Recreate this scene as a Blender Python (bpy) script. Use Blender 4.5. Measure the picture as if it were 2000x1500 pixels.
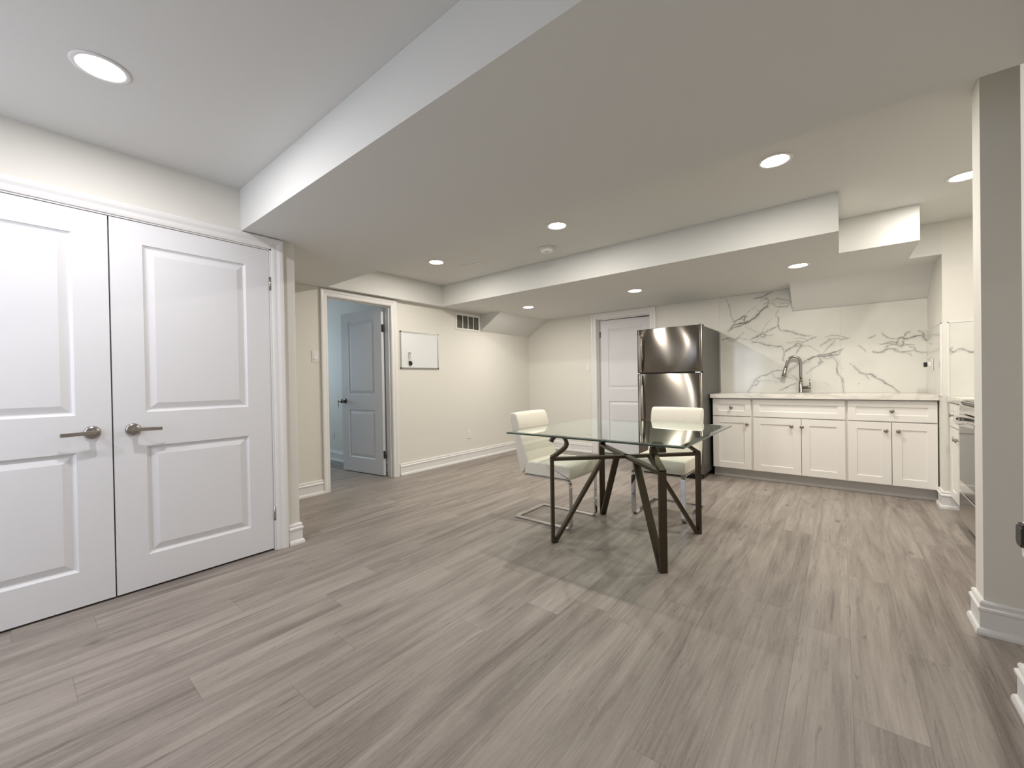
import bpy, bmesh, math, random
import numpy as np
from mathutils import Vector, Matrix
for o in list(bpy.data.objects): bpy.data.objects.remove(o)
scene = bpy.context.scene
COL = scene.collection
R = math.radians
# ---------------------------------------------------------------- camera
F_PX, YAW, PITCH, ROLL, CAM_H = 795.6178, 0.6785, -0.0071, -0.0168, 1.1255
fwd = Vector((-math.sin(YAW), math.cos(YAW), 0)); rt = Vector((math.cos(YAW), math.sin(YAW), 0)); zz = Vector((0, 0, 1))
Fv = fwd*math.cos(PITCH) + zz*math.sin(PITCH)
Uv = -fwd*math.sin(PITCH) + zz*math.cos(PITCH)
ex = rt*math.cos(ROLL) + Uv*math.sin(ROLL)
ey = Uv*math.cos(ROLL) - rt*math.sin(ROLL)
cd = bpy.data.cameras.new('camera'); cam = bpy.data.objects.new('camera', cd); COL.objects.link(cam)
cd.sensor_width = 36; cd.sensor_fit = 'HORIZONTAL'; cd.lens = 36*F_PX/2000; cd.clip_start = .02
cam.matrix_world = Matrix(((ex.x, ey.x, -Fv.x, 0), (ex.y, ey.y, -Fv.y, 0), (ex.z, ey.z, -Fv.z, CAM_H), (0, 0, 0, 1)))
scene.camera = cam
# ---------------------------------------------------------------- world and exposure
w = bpy.data.worlds.new('world'); scene.world = w; w.use_nodes = True
w.node_tree.nodes['Background'].inputs[0].default_value = (.62, .72, .9, 1)
w.node_tree.nodes['Background'].inputs[1].default_value = .25
vs = scene.view_settings
vs.view_transform = 'Standard'; vs.look = 'None'; vs.gamma = 1; vs.use_curve_mapping = False
vs.exposure = 1.30
LAMP = 5.6            # watts of each ceiling light
scene.cycles.sample_clamp_indirect = 6.0
# daylight entering the bedroom through its window (outside the frame)
def area(name, loc, rot, sx, sy, power, col):
    l = bpy.data.lights.new(name, 'AREA'); l.shape = 'RECTANGLE'; l.size = sx; l.size_y = sy; l.energy = power; l.color = col
    o = bpy.data.objects.new(name, l); COL.objects.link(o); o.location = loc; o.rotation_euler = rot; return o
area('window_daylight', (-6.97, 2.0, 1.45), (0, R(-90), 0), 1.0, 1.2, 6.2, (.66, .84, 1))
area('rear_fill_light', (-2.3, -1.56, 1.35), (R(90), 0, R(14)), 1.4, 1.2, 8, (.76, .83, 1))  # unseen fill lamp behind the camera, added to brighten the near end

# ---------------------------------------------------------------- materials
def mat(name, base=(.8, .8, .8), rough=.5, metal=0., spec=.5, **kw):
    m = bpy.data.materials.new(name); m.use_nodes = True
    b = m.node_tree.nodes['Principled BSDF']
    b.inputs['Base Color'].default_value = (*base, 1); b.inputs['Roughness'].default_value = rough
    b.inputs['Metallic'].default_value = metal; b.inputs['Specular IOR Level'].default_value = spec
    for k, v in kw.items(): b.inputs[k.replace('_', ' ')].default_value = v
    return m
def NT(m):
    t = m.node_tree; return t, t.nodes, t.links, t.nodes['Principled BSDF']
def bump(m, scale, strength, dist=.002, detail=3, stretch=(1, 1, 1)):
    t, n, l, b = NT(m)
    tc = n.new('ShaderNodeTexCoord'); mp = n.new('ShaderNodeMapping'); mp.inputs['Scale'].default_value = stretch
    no = n.new('ShaderNodeTexNoise'); no.inputs['Scale'].default_value = scale; no.inputs['Detail'].default_value = detail
    bu = n.new('ShaderNodeBump'); bu.inputs['Strength'].default_value = strength; bu.inputs['Distance'].default_value = dist
    l.new(tc.outputs['Object'], mp.inputs[0]); l.new(mp.outputs[0], no.inputs['Vector']); l.new(no.outputs['Fac'], bu.inputs['Height']); l.new(bu.outputs[0], b.inputs['Normal'])
    return no
M = {}
M['wall'] = mat('wall_paint', (.755, .735, .68), .62); bump(M['wall'], 260, .18, .001)
M['ceil'] = mat('ceiling_paint', (.725, .725, .70), .75); bump(M['ceil'], 200, .25, .001)
M['trim'] = mat('trim_paint', (.81, .80, .79), .32)
M['door'] = mat('door_paint', (.775, .775, .795), .38); bump(M['door'], 120, .12, .001, 4, (1, 1, .25))
M['cab'] = mat('cabinet_lacquer', (.86, .835, .79), .33)
M['toe'] = mat('toe_kick_shade', (.58, .56, .53), .45)  # grey darkened to carry the shade of the recess under the doors
M['cabside'] = mat('cabinet_carcass', (.5, .48, .45), .5)
M['nickel'] = mat('satin_nickel', (.40, .37, .34), .24, 1)
M['darknickel'] = mat('dark_nickel', (.16, .15, .145), .3, 1)
M['chrome'] = mat('chrome', (.62, .62, .62), .07, 1)
M['bronze'] = mat('bronze_metal', (.075, .058, .037), .42, .7)
n_ = bump(M['bronze'], 60, .25, .001)
M['black'] = mat('black_plastic', (.012, .012, .013), .35)
M['white'] = mat('white_plastic', (.8, .79, .76), .4)
M['board'] = mat('whiteboard_surface', (.78, .8, .8), .25)
M['alu'] = mat('aluminium', (.55, .56, .55), .35, .9)
M['dark'] = mat('duct_shade', (.02, .02, .02), .8)
M['grille_dark'] = mat('grille_louvre', (.17, .17, .14), .6)
M['ss'] = mat('stainless_door', (.235, .215, .19), .25, 1)
t, n, l, b = NT(M['ss'])
b.inputs['Anisotropic'].default_value = 1.0; b.inputs['Anisotropic Rotation'].default_value = 0.25
tg = n.new('ShaderNodeTangent'); tg.direction_type = 'RADIAL'; tg.axis = 'Z'; l.new(tg.outputs[0], b.inputs['Tangent'])
M['sshandle'] = mat('stainless_handle', (.6, .59, .57), .18, 1)
M['fridgeside'] = mat('fridge_side_enamel', (.10, .10, .092), .45, .2); bump(M['fridgeside'], 400, .2, .0005)
M['ovenglass'] = mat('oven_glass', (.02, .02, .02), .06)
M['sink'] = mat('sink_steel', (.5, .5, .5), .3, 1)
# glowing diffuser of the ceiling lights
def lens_mat(name, col):
    m = bpy.data.materials.new(name); m.use_nodes = True; nt = m.node_tree; nt.nodes.clear(); n = nt.nodes; l = nt.links
    e = n.new('ShaderNodeEmission'); e.inputs[0].default_value = col; e.inputs[1].default_value = 9.0
    o = n.new('ShaderNodeOutputMaterial'); l.new(e.outputs[0], o.inputs[0]); M[name] = m
LENS_COL = {'lens': (1, .94, .85), 'lens_cool': (.985, .955, .96)}
for k_, c_ in LENS_COL.items(): lens_mat(k_, (*c_, 1))
# glass
def glass(name, tint, gain):
    m = bpy.data.materials.new(name); m.use_nodes = True; nt = m.node_tree; nt.nodes.clear(); n = nt.nodes; l = nt.links
    tr = n.new('ShaderNodeBsdfTransparent'); tr.inputs[0].default_value = (*tint, 1)
    gl = n.new('ShaderNodeBsdfGlossy'); gl.inputs['Roughness'].default_value = .01; gl.inputs[0].default_value = (.95, 1, .98, 1)
    fr = n.new('ShaderNodeFresnel'); fr.inputs[0].default_value = 1.5
    ge = n.new('ShaderNodeNewGeometry')
    inv = n.new('ShaderNodeMath'); inv.operation = 'SUBTRACT'; inv.inputs[0].default_value = 1; l.new(ge.outputs['Backfacing'], inv.inputs[1])
    mu = n.new('ShaderNodeMath'); mu.operation = 'MULTIPLY'; l.new(fr.outputs[0], mu.inputs[0]); l.new(inv.outputs[0], mu.inputs[1])
    m2 = n.new('ShaderNodeMath'); m2.operation = 'MULTIPLY'; m2.inputs[1].default_value = gain; m2.use_clamp = True; l.new(mu.outputs[0], m2.inputs[0])
    mx = n.new('ShaderNodeMixShader'); l.new(m2.outputs[0], mx.inputs[0]); l.new(tr.outputs[0], mx.inputs[1]); l.new(gl.outputs[0], mx.inputs[2])
    o = n.new('ShaderNodeOutputMaterial'); l.new(mx.outputs[0], o.inputs[0]); return m
M['glass'] = glass('table_glass', (.675, .725, .70), 1.6)
M['glassbevel'] = glass('table_glass_bevel', (.30, .37, .34), 2.0)  # tint darkened so the clear bevel throws a dark edge shadow
M['glassedge'] = mat('glass_edge', (.02, .05, .04), .08)
# leather
M['leather'] = mat('white_leather', (.80, .765, .665), .42); bump(M['leather'], 90, .35, .003, 5)
# marble: vein darkness is stored per vertex as the slab's own pattern
m = mat('marble_slab', (.8, .8, .76), .1, 0, .5); t, n, l, b = NT(m)
at = n.new('ShaderNodeAttribute'); at.attribute_name = 'vein'
tc = n.new('ShaderNodeTexCoord'); no = n.new('ShaderNodeTexNoise'); no.inputs['Scale'].default_value = 2.2; no.inputs['Detail'].default_value = 4
l.new(tc.outputs['Object'], no.inputs['Vector'])
rp = n.new('ShaderNodeValToRGB'); rp.color_ramp.elements[0].color = (.68, .675, .62, 1); rp.color_ramp.elements[0].position = .3
rp.color_ramp.elements[1].color = (.76, .75, .70, 1); rp.color_ramp.elements[1].position = .6
l.new(no.outputs['Fac'], rp.inputs[0])
mx = n.new('ShaderNodeMix'); mx.data_type = 'RGBA'; mx.inputs[7].default_value = (.09, .085, .09, 1)
l.new(at.outputs['Fac'], mx.inputs[0]); l.new(rp.outputs[0], mx.inputs[6]); l.new(mx.outputs[2], b.inputs['Base Color'])
M['marble'] = m
m = mat('worktop_marble', (.8, .78, .73), .15); t, n, l, b = NT(m)
tc = n.new('ShaderNodeTexCoord'); no = n.new('ShaderNodeTexNoise'); no.inputs['Scale'].default_value = 1.6; no.inputs['Detail'].default_value = 6; no.inputs['Distortion'].default_value = 1.5
l.new(tc.outputs['Object'], no.inputs['Vector'])
rp = n.new('ShaderNodeValToRGB'); c = rp.color_ramp; c.elements[0].position = .46; c.elements[0].color = (.82, .79, .72, 1)
c.elements[1].position = .54; c.elements[1].color = (.82, .79, .72, 1); q = c.elements.new(.5); q.color = (.68, .66, .61, 1)
l.new(no.outputs['Fac'], rp.inputs[0]); l.new(rp.outputs[0], b.inputs['Base Color']); M['worktop'] = m
# vinyl plank floor: planks run along Y
m = mat('vinyl_plank', (.3, .27, .24), .42, 0, .4); t, n, l, b = NT(m)
def math_(op, a, c=None, clamp=False):
    x = n.new('ShaderNodeMath'); x.operation = op; x.use_clamp = clamp
    for i, v in enumerate((a, c)):
        if v is None: continue
        if isinstance(v, (int, float)): x.inputs[i].default_value = v
        else: l.new(v, x.inputs[i])
    return x.outputs[0]
def comb(x, y, z):
    c = n.new('ShaderNodeCombineXYZ')
    for i, v in enumerate((x, y, z)):
        if isinstance(v, (int, float)): c.inputs[i].default_value = v
        else: l.new(v, c.inputs[i])
    return c.outputs[0]
tc = n.new('ShaderNodeTexCoord'); sp = n.new('ShaderNodeSeparateXYZ'); l.new(tc.outputs['Object'], sp.inputs[0])
PW, PL = .1815, 1.22
u = math_('DIVIDE', math_('SUBTRACT', sp.outputs[0], .024), PW); row = math_('FLOOR', u); fu = math_('FRACT', u)
wn = n.new('ShaderNodeTexWhiteNoise'); wn.noise_dimensions = '1D'; l.new(row, wn.inputs['W'])
v = math_('DIVIDE', math_('ADD', sp.outputs[1], math_('MULTIPLY', wn.outputs['Value'], PL)), PL); idx = math_('FLOOR', v); fv = math_('FRACT', v)
wn2 = n.new('ShaderNodeTexWhiteNoise'); wn2.noise_dimensions = '3D'; l.new(comb(row, idx, 3.7), wn2.inputs['Vector'])
pid = wn2.outputs['Value']
off = math_('MULTIPLY', pid, 37.0)
def noise(sx, sy, scale, detail, dist=0., rgh=.55):
    q = n.new('ShaderNodeTexNoise'); q.inputs['Scale'].default_value = scale; q.inputs['Detail'].default_value = detail; q.inputs['Distortion'].default_value = dist; q.inputs['Roughness'].default_value = rgh
    l.new(comb(math_('MULTIPLY', sp.outputs[0], sx), math_('MULTIPLY', sp.outputs[1], sy), off), q.inputs['Vector']); return q.outputs['Fac']
g1 = noise(9, .75, 1.6, 5, .7)      # broad cathedral figure
g2 = noise(70, 2.2, 1.5, 6, .5, .65)    # fine grain
g3 = noise(14, 1.4, 2.4, 3, 2.2)     # dark streaks
g4 = noise(6, 3, 1.3, 2, .6)       # knots and blotches
vo = n.new('ShaderNodeTexVoronoi'); vo.inputs['Scale'].default_value = 1.0
l.new(comb(math_('MULTIPLY', sp.outputs[0], 5.5), math_('MULTIPLY', sp.outputs[1], 2.4), off), vo.inputs['Vector'])
sepc = n.new('ShaderNodeSeparateColor'); l.new(vo.outputs['Color'], sepc.inputs[0])
pick = math_('GREATER_THAN', sepc.outputs[0], .72)
g5 = noise(40, 7, 1.2, 3, 2.5)
kd = math_('ADD', vo.outputs['Distance'], math_('MULTIPLY', math_('SUBTRACT', g5, .5), .16))
g6 = noise(30, .8, 1.4, 2, 1.0)
g7 = noise(170, 60, 1.0, 2, 0)
rp = n.new('ShaderNodeValToRGB'); c = rp.color_ramp
c.elements[0].position = .31; c.elements[0].color = (.148, .122, .107, 1)
c.elements[1].position = .69; c.elements[1].color = (.385, .343, .305, 1)
q = c.elements.new(.48); q.color = (.265, .231, .204, 1)
s = math_('ADD', math_('MULTIPLY', g1, .6), math_('MULTIPLY', g2, .4))
s = math_('ADD', s, math_('MULTIPLY', math_('SUBTRACT', pid, .5), .085))
s = math_('ADD', s, math_('MULTIPLY', math_('SUBTRACT', g7, .5), .10))
l.new(s, rp.inputs[0])
def mapr(v, a, b_, c_, d_):
    q = n.new('ShaderNodeMapRange'); l.new(v, q.inputs[0])
    for i, x in enumerate((a, b_, c_, d_)): q.inputs[i+1].default_value = x
    return q.outputs[0]
dk = mapr(g3, .62, .74, 0, .55)
kn = mapr(g4, .66, .80, 0, .30)
kn2 = math_('MULTIPLY', mapr(kd, .02, .13, .8, 0), pick)
kn3 = mapr(g6, .70, .735, 0, .45)
kn = math_('MAXIMUM', kn, math_('MAXIMUM', kn2, kn3))
m1 = n.new('ShaderNodeMix'); m1.data_type = 'RGBA'; m1.inputs[7].default_value = (.11, .09, .075, 1)
l.new(math_('MAXIMUM', dk, kn), m1.inputs[0]); l.new(rp.outputs[0], m1.inputs[6])
edge = math_('MAXIMUM', mapr(math_('MINIMUM', fu, math_('SUBTRACT', 1, fu)), 0, .008, 1, 0), mapr(math_('MINIMUM', fv, math_('SUBTRACT', 1, fv)), 0, .0013, 1, 0))
m2 = n.new('ShaderNodeMix'); m2.data_type = 'RGBA'; m2.inputs[7].default_value = (.09, .075, .065, 1)
l.new(math_('MULTIPLY', edge, .55), m2.inputs[0]); l.new(m1.outputs[2], m2.inputs[6]); l.new(m2.outputs[2], b.inputs['Base Color'])
bu = n.new('ShaderNodeBump'); bu.inputs['Strength'].default_value = .25; bu.inputs['Distance'].default_value = .001
l.new(math_('SUBTRACT', g2, math_('MULTIPLY', edge, 1.5)), bu.inputs['Height']); l.new(bu.outputs[0], b.inputs['Normal'])
l.new(mapr(g2, .3, .7, .36, .5), b.inputs['Roughness'])
M['floor'] = m
# ---------------------------------------------------------------- mesh helpers
class MB:
    """collects shapes, then links them as one mesh object"""
    def __init__(s): s.v = []; s.f = []; s.mi = []; s.sm = []
    def add(s, verts, faces, mi=0, smooth=False):
        k = len(s.v); s.v += [tuple(p) for p in verts]
        for f in faces: s.f.append(tuple(i+k for i in f)); s.mi.append(mi); s.sm.append(smooth)
        return s
    def box(s, x0, x1, y0, y1, z0, z1, mi=0):
        v = [(x, y, z) for z in (z0, z1) for y in (y0, y1) for x in (x0, x1)]
        return s.add(v, [(0, 2, 3, 1), (4, 5, 7, 6), (0, 1, 5, 4), (2, 6, 7, 3), (0, 4, 6, 2), (1, 3, 7, 5)], mi)
    def cyl(s, p0, p1, r0, r1=None, n=20, mi=0, smooth=True):
        r1 = r0 if r1 is None else r1
        return s.lathe(p0, p1, [(0, 0), (r0, 0), (r1, 1), (0, 1)], n, mi, smooth)
    def lathe(s, p0, p1, prof, n=24, mi=0, smooth=True):
        """prof: (radius, t 0..1 from p0 to p1)"""
        p0 = Vector(p0); p1 = Vector(p1); d = p1-p0; ax = d.normalized()
        a = ax.orthogonal().normalized(); b = ax.cross(a)
        rings = []; vv = []
        for r, t in prof:
            c = p0 + d*t
            if r < 1e-6: rings.append([len(vv)]); vv.append(c)
            else:
                rings.append(list(range(len(vv), len(vv)+n)))
                vv += [c + a*(r*math.cos(2*math.pi*i/n)) + b*(r*math.sin(2*math.pi*i/n)) for i in range(n)]
        ff = []
        for A, B in zip(rings, rings[1:]):
            if len(A) == 1 and len(B) == 1: continue
            for i in range(n):
                j = (i+1) % n
                if len(A) == 1: ff.append((A[0], B[j], B[i]))
                elif len(B) == 1: ff.append((A[i], A[j], B[0]))
                else: ff.append((A[i], A[j], B[j], B[i]))
        return s.add(vv, ff, mi, smooth)
    def tube(s, pts, r, n=14, mi=0, smooth=True, radii=None):
        pts = [Vector(p) for p in pts]; vv = []; ff = []
        up = None
        for i, p in enumerate(pts):
            d = (pts[min(i+1, len(pts)-1)]-pts[max(i-1, 0)]).normalized()
            if up is None: up = d.orthogonal().normalized()
            up = (up - d*up.dot(d)).normalized(); sd = d.cross(up); rr = radii[i] if radii else r
            vv += [p + up*rr*math.cos(2*math.pi*k/n) + sd*rr*math.sin(2*math.pi*k/n) for k in range(n)]
        for i in range(len(pts)-1):
            for k in range(n):
                j = (k+1) % n; ff.append((i*n+k, i*n+j, (i+1)*n+j, (i+1)*n+k))
        ff.append(tuple(reversed(range(n)))); ff.append(tuple((len(pts)-1)*n+k for k in range(n)))
        return s.add(vv, ff, mi, smooth)
    def bar(s, pts, side, wid, th, mi=0, closed=False, smooth=False, ths=None):
        """flat bar of width wid (along side) and thickness th following pts, mitred"""
        pts = [Vector(p) for p in pts]; side = Vector(side).normalized(); N = len(pts); vv = []
        for i, p in enumerate(pts):
            a = pts[i-1] if (i or closed) else None
            c = pts[(i+1) % N] if (i < N-1 or closed) else None
            d0 = (p-a).normalized() if a is not None else (c-p).normalized()
            d1 = (c-p).normalized() if c is not None else d0
            n0 = d0.cross(side).normalized(); n1 = d1.cross(side).normalized(); nn = (n0+n1).normalized()
            k = 1/max(.35, nn.dot(n0)); h = (ths[i] if ths else th)/2
            for sx, sn in ((-1, -1), (1, -1), (1, 1), (-1, 1)): vv.append(p + side*sx*wid/2 + nn*sn*h*k)
        ff = []
        for i in range(N if closed else N-1):
            j = (i+1) % N
            for k in range(4): ff.append((i*4+k, i*4+(k+1) % 4, j*4+(k+1) % 4, j*4+k))
        if not closed: ff += [(3, 2, 1, 0), tuple((N-1)*4+k for k in range(4))]
        return s.add(vv, ff, mi, smooth)
    def prism(s, poly, org, a, b, ext, mi=0):
        """polygon (u,v) in plane (a,b) at org, extruded by vector ext"""
        org = Vector(org); a = Vector(a); b = Vector(b); ext = Vector(ext); N = len(poly)
        vv = [org + a*u + b*v for u, v in poly]; vv += [p+ext for p in vv]
        return s.add(vv, [tuple(reversed(range(N))), tuple(range(N, 2*N))] + [(i, (i+1) % N, N+(i+1) % N, N+i) for i in range(N)], mi)
    def sweep(s, path, prof, org, a, b, nrm, closed=False, mi=0):
        """profile (s: to the left of travel in plane a,b; t: along nrm) swept with mitres"""
        org = Vector(org); a = Vector(a); b = Vector(b); nrm = Vector(nrm); N = len(path); K = len(prof); vv = []
        P = [Vector((*p, 0)) for p in path]
        for i, p in enumerate(P):
            d0 = (p-P[i-1]).normalized() if (i or closed) else None
            d1 = (P[(i+1) % N]-p).normalized() if (i < N-1 or closed) else None
            if d0 is None: d0 = d1
            if d1 is None: d1 = d0
            n0 = Vector((-d0.y, d0.x, 0)); n1 = Vector((-d1.y, d1.x, 0)); m = (n0+n1).normalized(); k = 1/m.dot(n0)
            for sx, t in prof:
                q = p + m*(sx*k); vv.append(org + a*q.x + b*q.y + nrm*t)
        ff = []
        for i in range(N if closed else N-1):
            j = (i+1) % N
            for k in range(K): ff.append((i*K+k, i*K+(k+1) % K, j*K+(k+1) % K, j*K+k))
        if not closed: ff += [tuple(range(K)), tuple((N-1)*K+k for k in reversed(range(K)))]
        return s.add(vv, ff, mi)
    def build(s, name, mats, parent=None, loc=(0, 0, 0), rz=0, bevel=0, seg=2, world=False):
        me = bpy.data.meshes.new(name); me.from_pydata(s.v, [], s.f)
        if not isinstance(mats, (list, tuple)): mats = [mats]
        for m_ in mats: me.materials.append(M[m_] if isinstance(m_, str) else m_)
        me.polygons.foreach_set('material_index', s.mi); me.polygons.foreach_set('use_smooth', s.sm)
        bm = bmesh.new(); bm.from_mesh(me); bmesh.ops.recalc_face_normals(bm, faces=bm.faces); bm.to_mesh(me); bm.free(); me.update()
        o = bpy.data.objects.new(name, me); COL.objects.link(o); o.location = loc; o.rotation_euler = (0, 0, rz)
        if parent is not None: o.parent = parent
        if bevel:
            bv = o.modifiers.new('b', 'BEVEL'); bv.width = bevel; bv.segments = seg; bv.limit_method = 'ANGLE'; bv.angle_limit = R(35)
        return o
def tag(o, label=None, cat=None, group=None, kind=None):
    for k, v_ in (('label', label), ('category', cat), ('group', group), ('kind', kind)):
        if v_: o[k] = v_
    return o
def thing(name, label, cat, loc=(0, 0, 0), rz=0, group=None):
    o = bpy.data.objects.new(name, None); COL.objects.link(o); o.empty_display_size = .1
    o.location = loc; o.rotation_euler = (0, 0, rz); return tag(o, label, cat, group)
def struct(o, label=None, cat=None): return tag(o, label, cat, None, 'structure')
def copy_tree(o, parent=None):
    c = o.copy(); COL.objects.link(c); c.parent = parent
    for ch in o.children: copy_tree(ch, c)
    return c
def arc(cx, cz, r, a0, a1, n):
    return [(cx + r*math.cos(R(a0+(a1-a0)*i/n)), cz + r*math.sin(R(a0+(a1-a0)*i/n))) for i in range(n+1)]
X_, Y_, Z_ = Vector((1, 0, 0)), Vector((0, 1, 0)), Vector((0, 0, 1))

# ---------------------------------------------------------------- the room, measured
ZT, ZL = 2.396, 2.1255               # high and low ceiling
XC, YE = -3.0138, 1.2968             # closet wall, where it ends
XW, YF = -4.167, 5.64                # wall with the whiteboard, far wall
YB, YN, XT, YK = .9675, 2.081, -4.0815, 3.625
X1, YM, X2, YW, X3 = 0.0, 4.284, .4704, 4.912, .6668
XP, YP, YP2 = .4745, 2.638, 2.766    # end of the wall stub
XN, YNE = .474, 2.13                # near wall end
XR = 1.36; YBK = -1.6
# floor
struct(MB().box(-7.1, 1.6, YBK-.2, 7.2, -.1, 0).build('floor', 'floor'))
# ceiling with its drops
c = MB()
c.box(-7.1, 1.6, YBK-.2, 7.2, ZT, ZT+.12)
c.box(XW-.0, XR, YB, YN, ZL, ZT-.0005)
c.box(XW-.0, XT, YN, YK, ZL, ZT-.0005)
c.box(XW-.0, X1, YK, YF, ZL, ZT-.0005)
c.box(X1, X2, YM, YF, ZL, ZT-.0005)
c.box(X2, X3, YW, YF, ZL, ZT-.0005)
# sloped soffits (underside of a stair)
YSF, XSF, ZS1 = 4.44, -3.755, 1.872
c.prism([(0, ZS1), (XSF-XW, ZL+.001), (0, ZL+.001)], (XW, YSF, 0), X_, Z_, (0, YF-YSF, 0))
X4, YSR, ZS2 = -.415, 5.257, 1.866
c.prism([(0, ZS2), (YSR-YF, ZL+.001), (0, ZL+.001)], (X4, YF, 0), Y_, Z_, (X3-X4, 0, 0))
struct(c.build('ceiling', 'ceil'))
# walls
def wall(name, boxes):
    b_ = MB()
    for q in boxes: b_.box(*q)
    return struct(b_.build(name, 'wall'))
T = .12
CO0, CO1, CTOP = -.445, 1.145, 2.05       # closet opening
wall('wall_left', [(XC-T, XC, YBK, CO0, 0, ZT), (XC-T, XC, CO1, YE, 0, ZT), (XC-T, XC, CO0, CO1, CTOP, ZT),
                   (XW, XC-T, YE-T, YE, 0, ZT)])
wall('wall_closet_back', [(XC-.7, XC-.62, YBK, YE-T, 0, ZT)])
DO0, DO1, DTOP = 2.108, 2.888, 2.045      # bedroom doorway
wall('wall_bedroom_side', [(XW-T, XW, YE-T, DO0, 0, ZT), (XW-T, XW, DO1, YF+T, 0, ZT), (XW-T, XW, DO0, DO1, DTOP, ZT)])
FO0, FO1, FTOP = -2.885, -2.060, 2.04     # far doorway
wall('wall_far', [(XW, FO0, YF, YF+T, 0, ZT), (FO1, XR, YF, YF+T, 0, ZT), (FO0, FO1, YF, YF+T, FTOP, ZT)])
wall('wall_kitchen_corner', [(X3, XR, YW, YF, 0, ZT)])
wall('wall_right', [(XR, XR+T, YBK, YF+T, 0, ZT)])
wall('wall_stub', [(XP, XR, YP, YP2, 0, ZT)])
wall('wall_near', [(XN, XN+T, YBK, YNE, 0, ZT), (XN+T, XR, YNE-T, YNE, 0, ZT)])
# unseen rear wall, with an opening added for the fill light
struct(MB().box(-7.1, -2.8, YBK-T, YBK, 0, ZT).box(-1.0, 1.6, YBK-T, YBK, 0, ZT).box(-2.8, -1.0, YBK-T, YBK, 0, .7).box(-2.8, -1.0, YBK-T, YBK, 2.0, ZT).build('wall_rear', 'wall'))
# bedroom and store room shells
wall('wall_bedroom_end', [(-7.0, XW-T, 3.03, 3.13, 0, ZT)])
wall('wall_bedroom_rear', [(-7.0, XC-.7, .7, .82, 0, ZT)])
wall('wall_bedroom_window', [(-7.1, -7.0, .7, 1.3, 0, ZT), (-7.1, -7.0, 2.7, 3.13, 0, ZT), (-7.1, -7.0, 1.3, 2.7, 0, .9), (-7.1, -7.0, 1.3, 2.7, 2.0, ZT)])
wall('wall_store', [(-3.2, -3.1, YF+T, 7.0, 0, ZT), (-1.6, -1.5, YF+T, 7.0, 0, ZT), (-3.2, -1.5, 7.0, 7.1, 0, ZT)])
# baseboards: profile = (distance out, height)
BB = [(0, 0), (.026, 0), (.026, .012), (.022, .024), (.014, .030), (.014, .098), (.020, .104), (.020, .114), (.012, .122), (.014, .134), (.010, .143), (0, .1446)]
def base(name, path, flip=False):
    pr_ = [(-s_ if flip else s_, t_) for s_, t_ in BB]
    return struct(MB().sweep(path, pr_, (0, 0, 0), X_, Y_, Z_).build(name, 'trim', bevel=0))
CW = .07
base('baseboard_left', [(XC, CO1+CW+.005), (XC, YE), (XW, YE), (XW, DO0-CW)], flip=True)
base('baseboard_left.001', [(XC, YBK), (XC, CO0-CW)], flip=True)
base('baseboard_bedroom_side', [(XW, DO1+.09), (XW, YF), (FO0-.09, YF)], flip=True)
base('baseboard_far', [(FO1+.09, YF), (-1.2, YF)], flip=True)
base('baseboard_kitchen_corner', [(X3, YF-.56), (X3, YW), (X3+.11, YW)], flip=True)
base('baseboard_stub', [(XP+.6, YP2), (XP, YP2), (XP, YP), (XR, YP)], flip=True)
base('baseboard_near', [(XN, YBK), (XN, YNE), (XR, YNE)], flip=False)
base('baseboard_bedroom_end', [(XW-T, 3.03), (-7.0, 3.03)], flip=False)
# casings: profile (away from opening, out of wall)
CP = [(0, 0), (0, .010), (.012, .014), (.030, .015), (.046, .022), (.062, .024), (.070, .022), (.070, 0)]
def casing(name, y0, y1, top, org, a, nrm, wscale=1.):
    pr_ = [(s_*wscale, t_) for s_, t_ in CP]
    return struct(MB().sweep([(y0, 0), (y0, top), (y1, top), (y1, 0)], pr_, org, a, Z_, nrm).build(name, 'trim'))
casing('trim_1', CO0, CO1, CTOP, (XC, 0, 0), Y_, X_)
casing('trim_2', DO0, DO1, DTOP, (XW, 0, 0), Y_, X_)
casing('trim_3', FO0, FO1, FTOP, (0, YF, 0), X_, -Y_, 1.2)
# door jambs (linings with stops)
def jamb(name, boxes):
    b_ = MB()
    for q in boxes: b_.box(*q)
    return struct(b_.build(name, 'trim'))
jamb('trim_4', [(XC-T, XC+.002, CO1-.012, CO1, 0, CTOP), (XC-T, XC+.002, CO0, CO0+.012, 0, CTOP), (XC-T, XC+.002, CO0, CO1, CTOP-.008, CTOP)])
jamb('trim_5', [(XW-T, XW+.002, DO0-.002, DO0+.003, 0, DTOP), (XW-T, XW+.002, DO1-.003, DO1+.002, 0, DTOP), (XW-T, XW+.002, DO0, DO1, DTOP-.004, DTOP+.002),
                (XW-.075, XW-.035, DO0, DO0+.012, 0, DTOP), (XW-.075, XW-.035, DO1-.012, DO1, 0, DTOP), (XW-.075, XW-.035, DO0, DO1, DTOP-.014, DTOP)])
jamb('trim_6', [(FO0-.002, FO0+.004, YF-.002, YF+T, 0, FTOP), (FO1-.004, FO1+.002, YF-.002, YF+T, 0, FTOP), (FO0, FO1, YF-.002, YF+T, FTOP-.004, FTOP+.002),
                (FO0, FO0+.014, YF+.035, YF+.075, 0, FTOP), (FO1-.014, FO1, YF+.035, YF+.075, 0, FTOP), (FO0, FO1, YF+.035, YF+.075, FTOP-.014, FTOP)])
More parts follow.
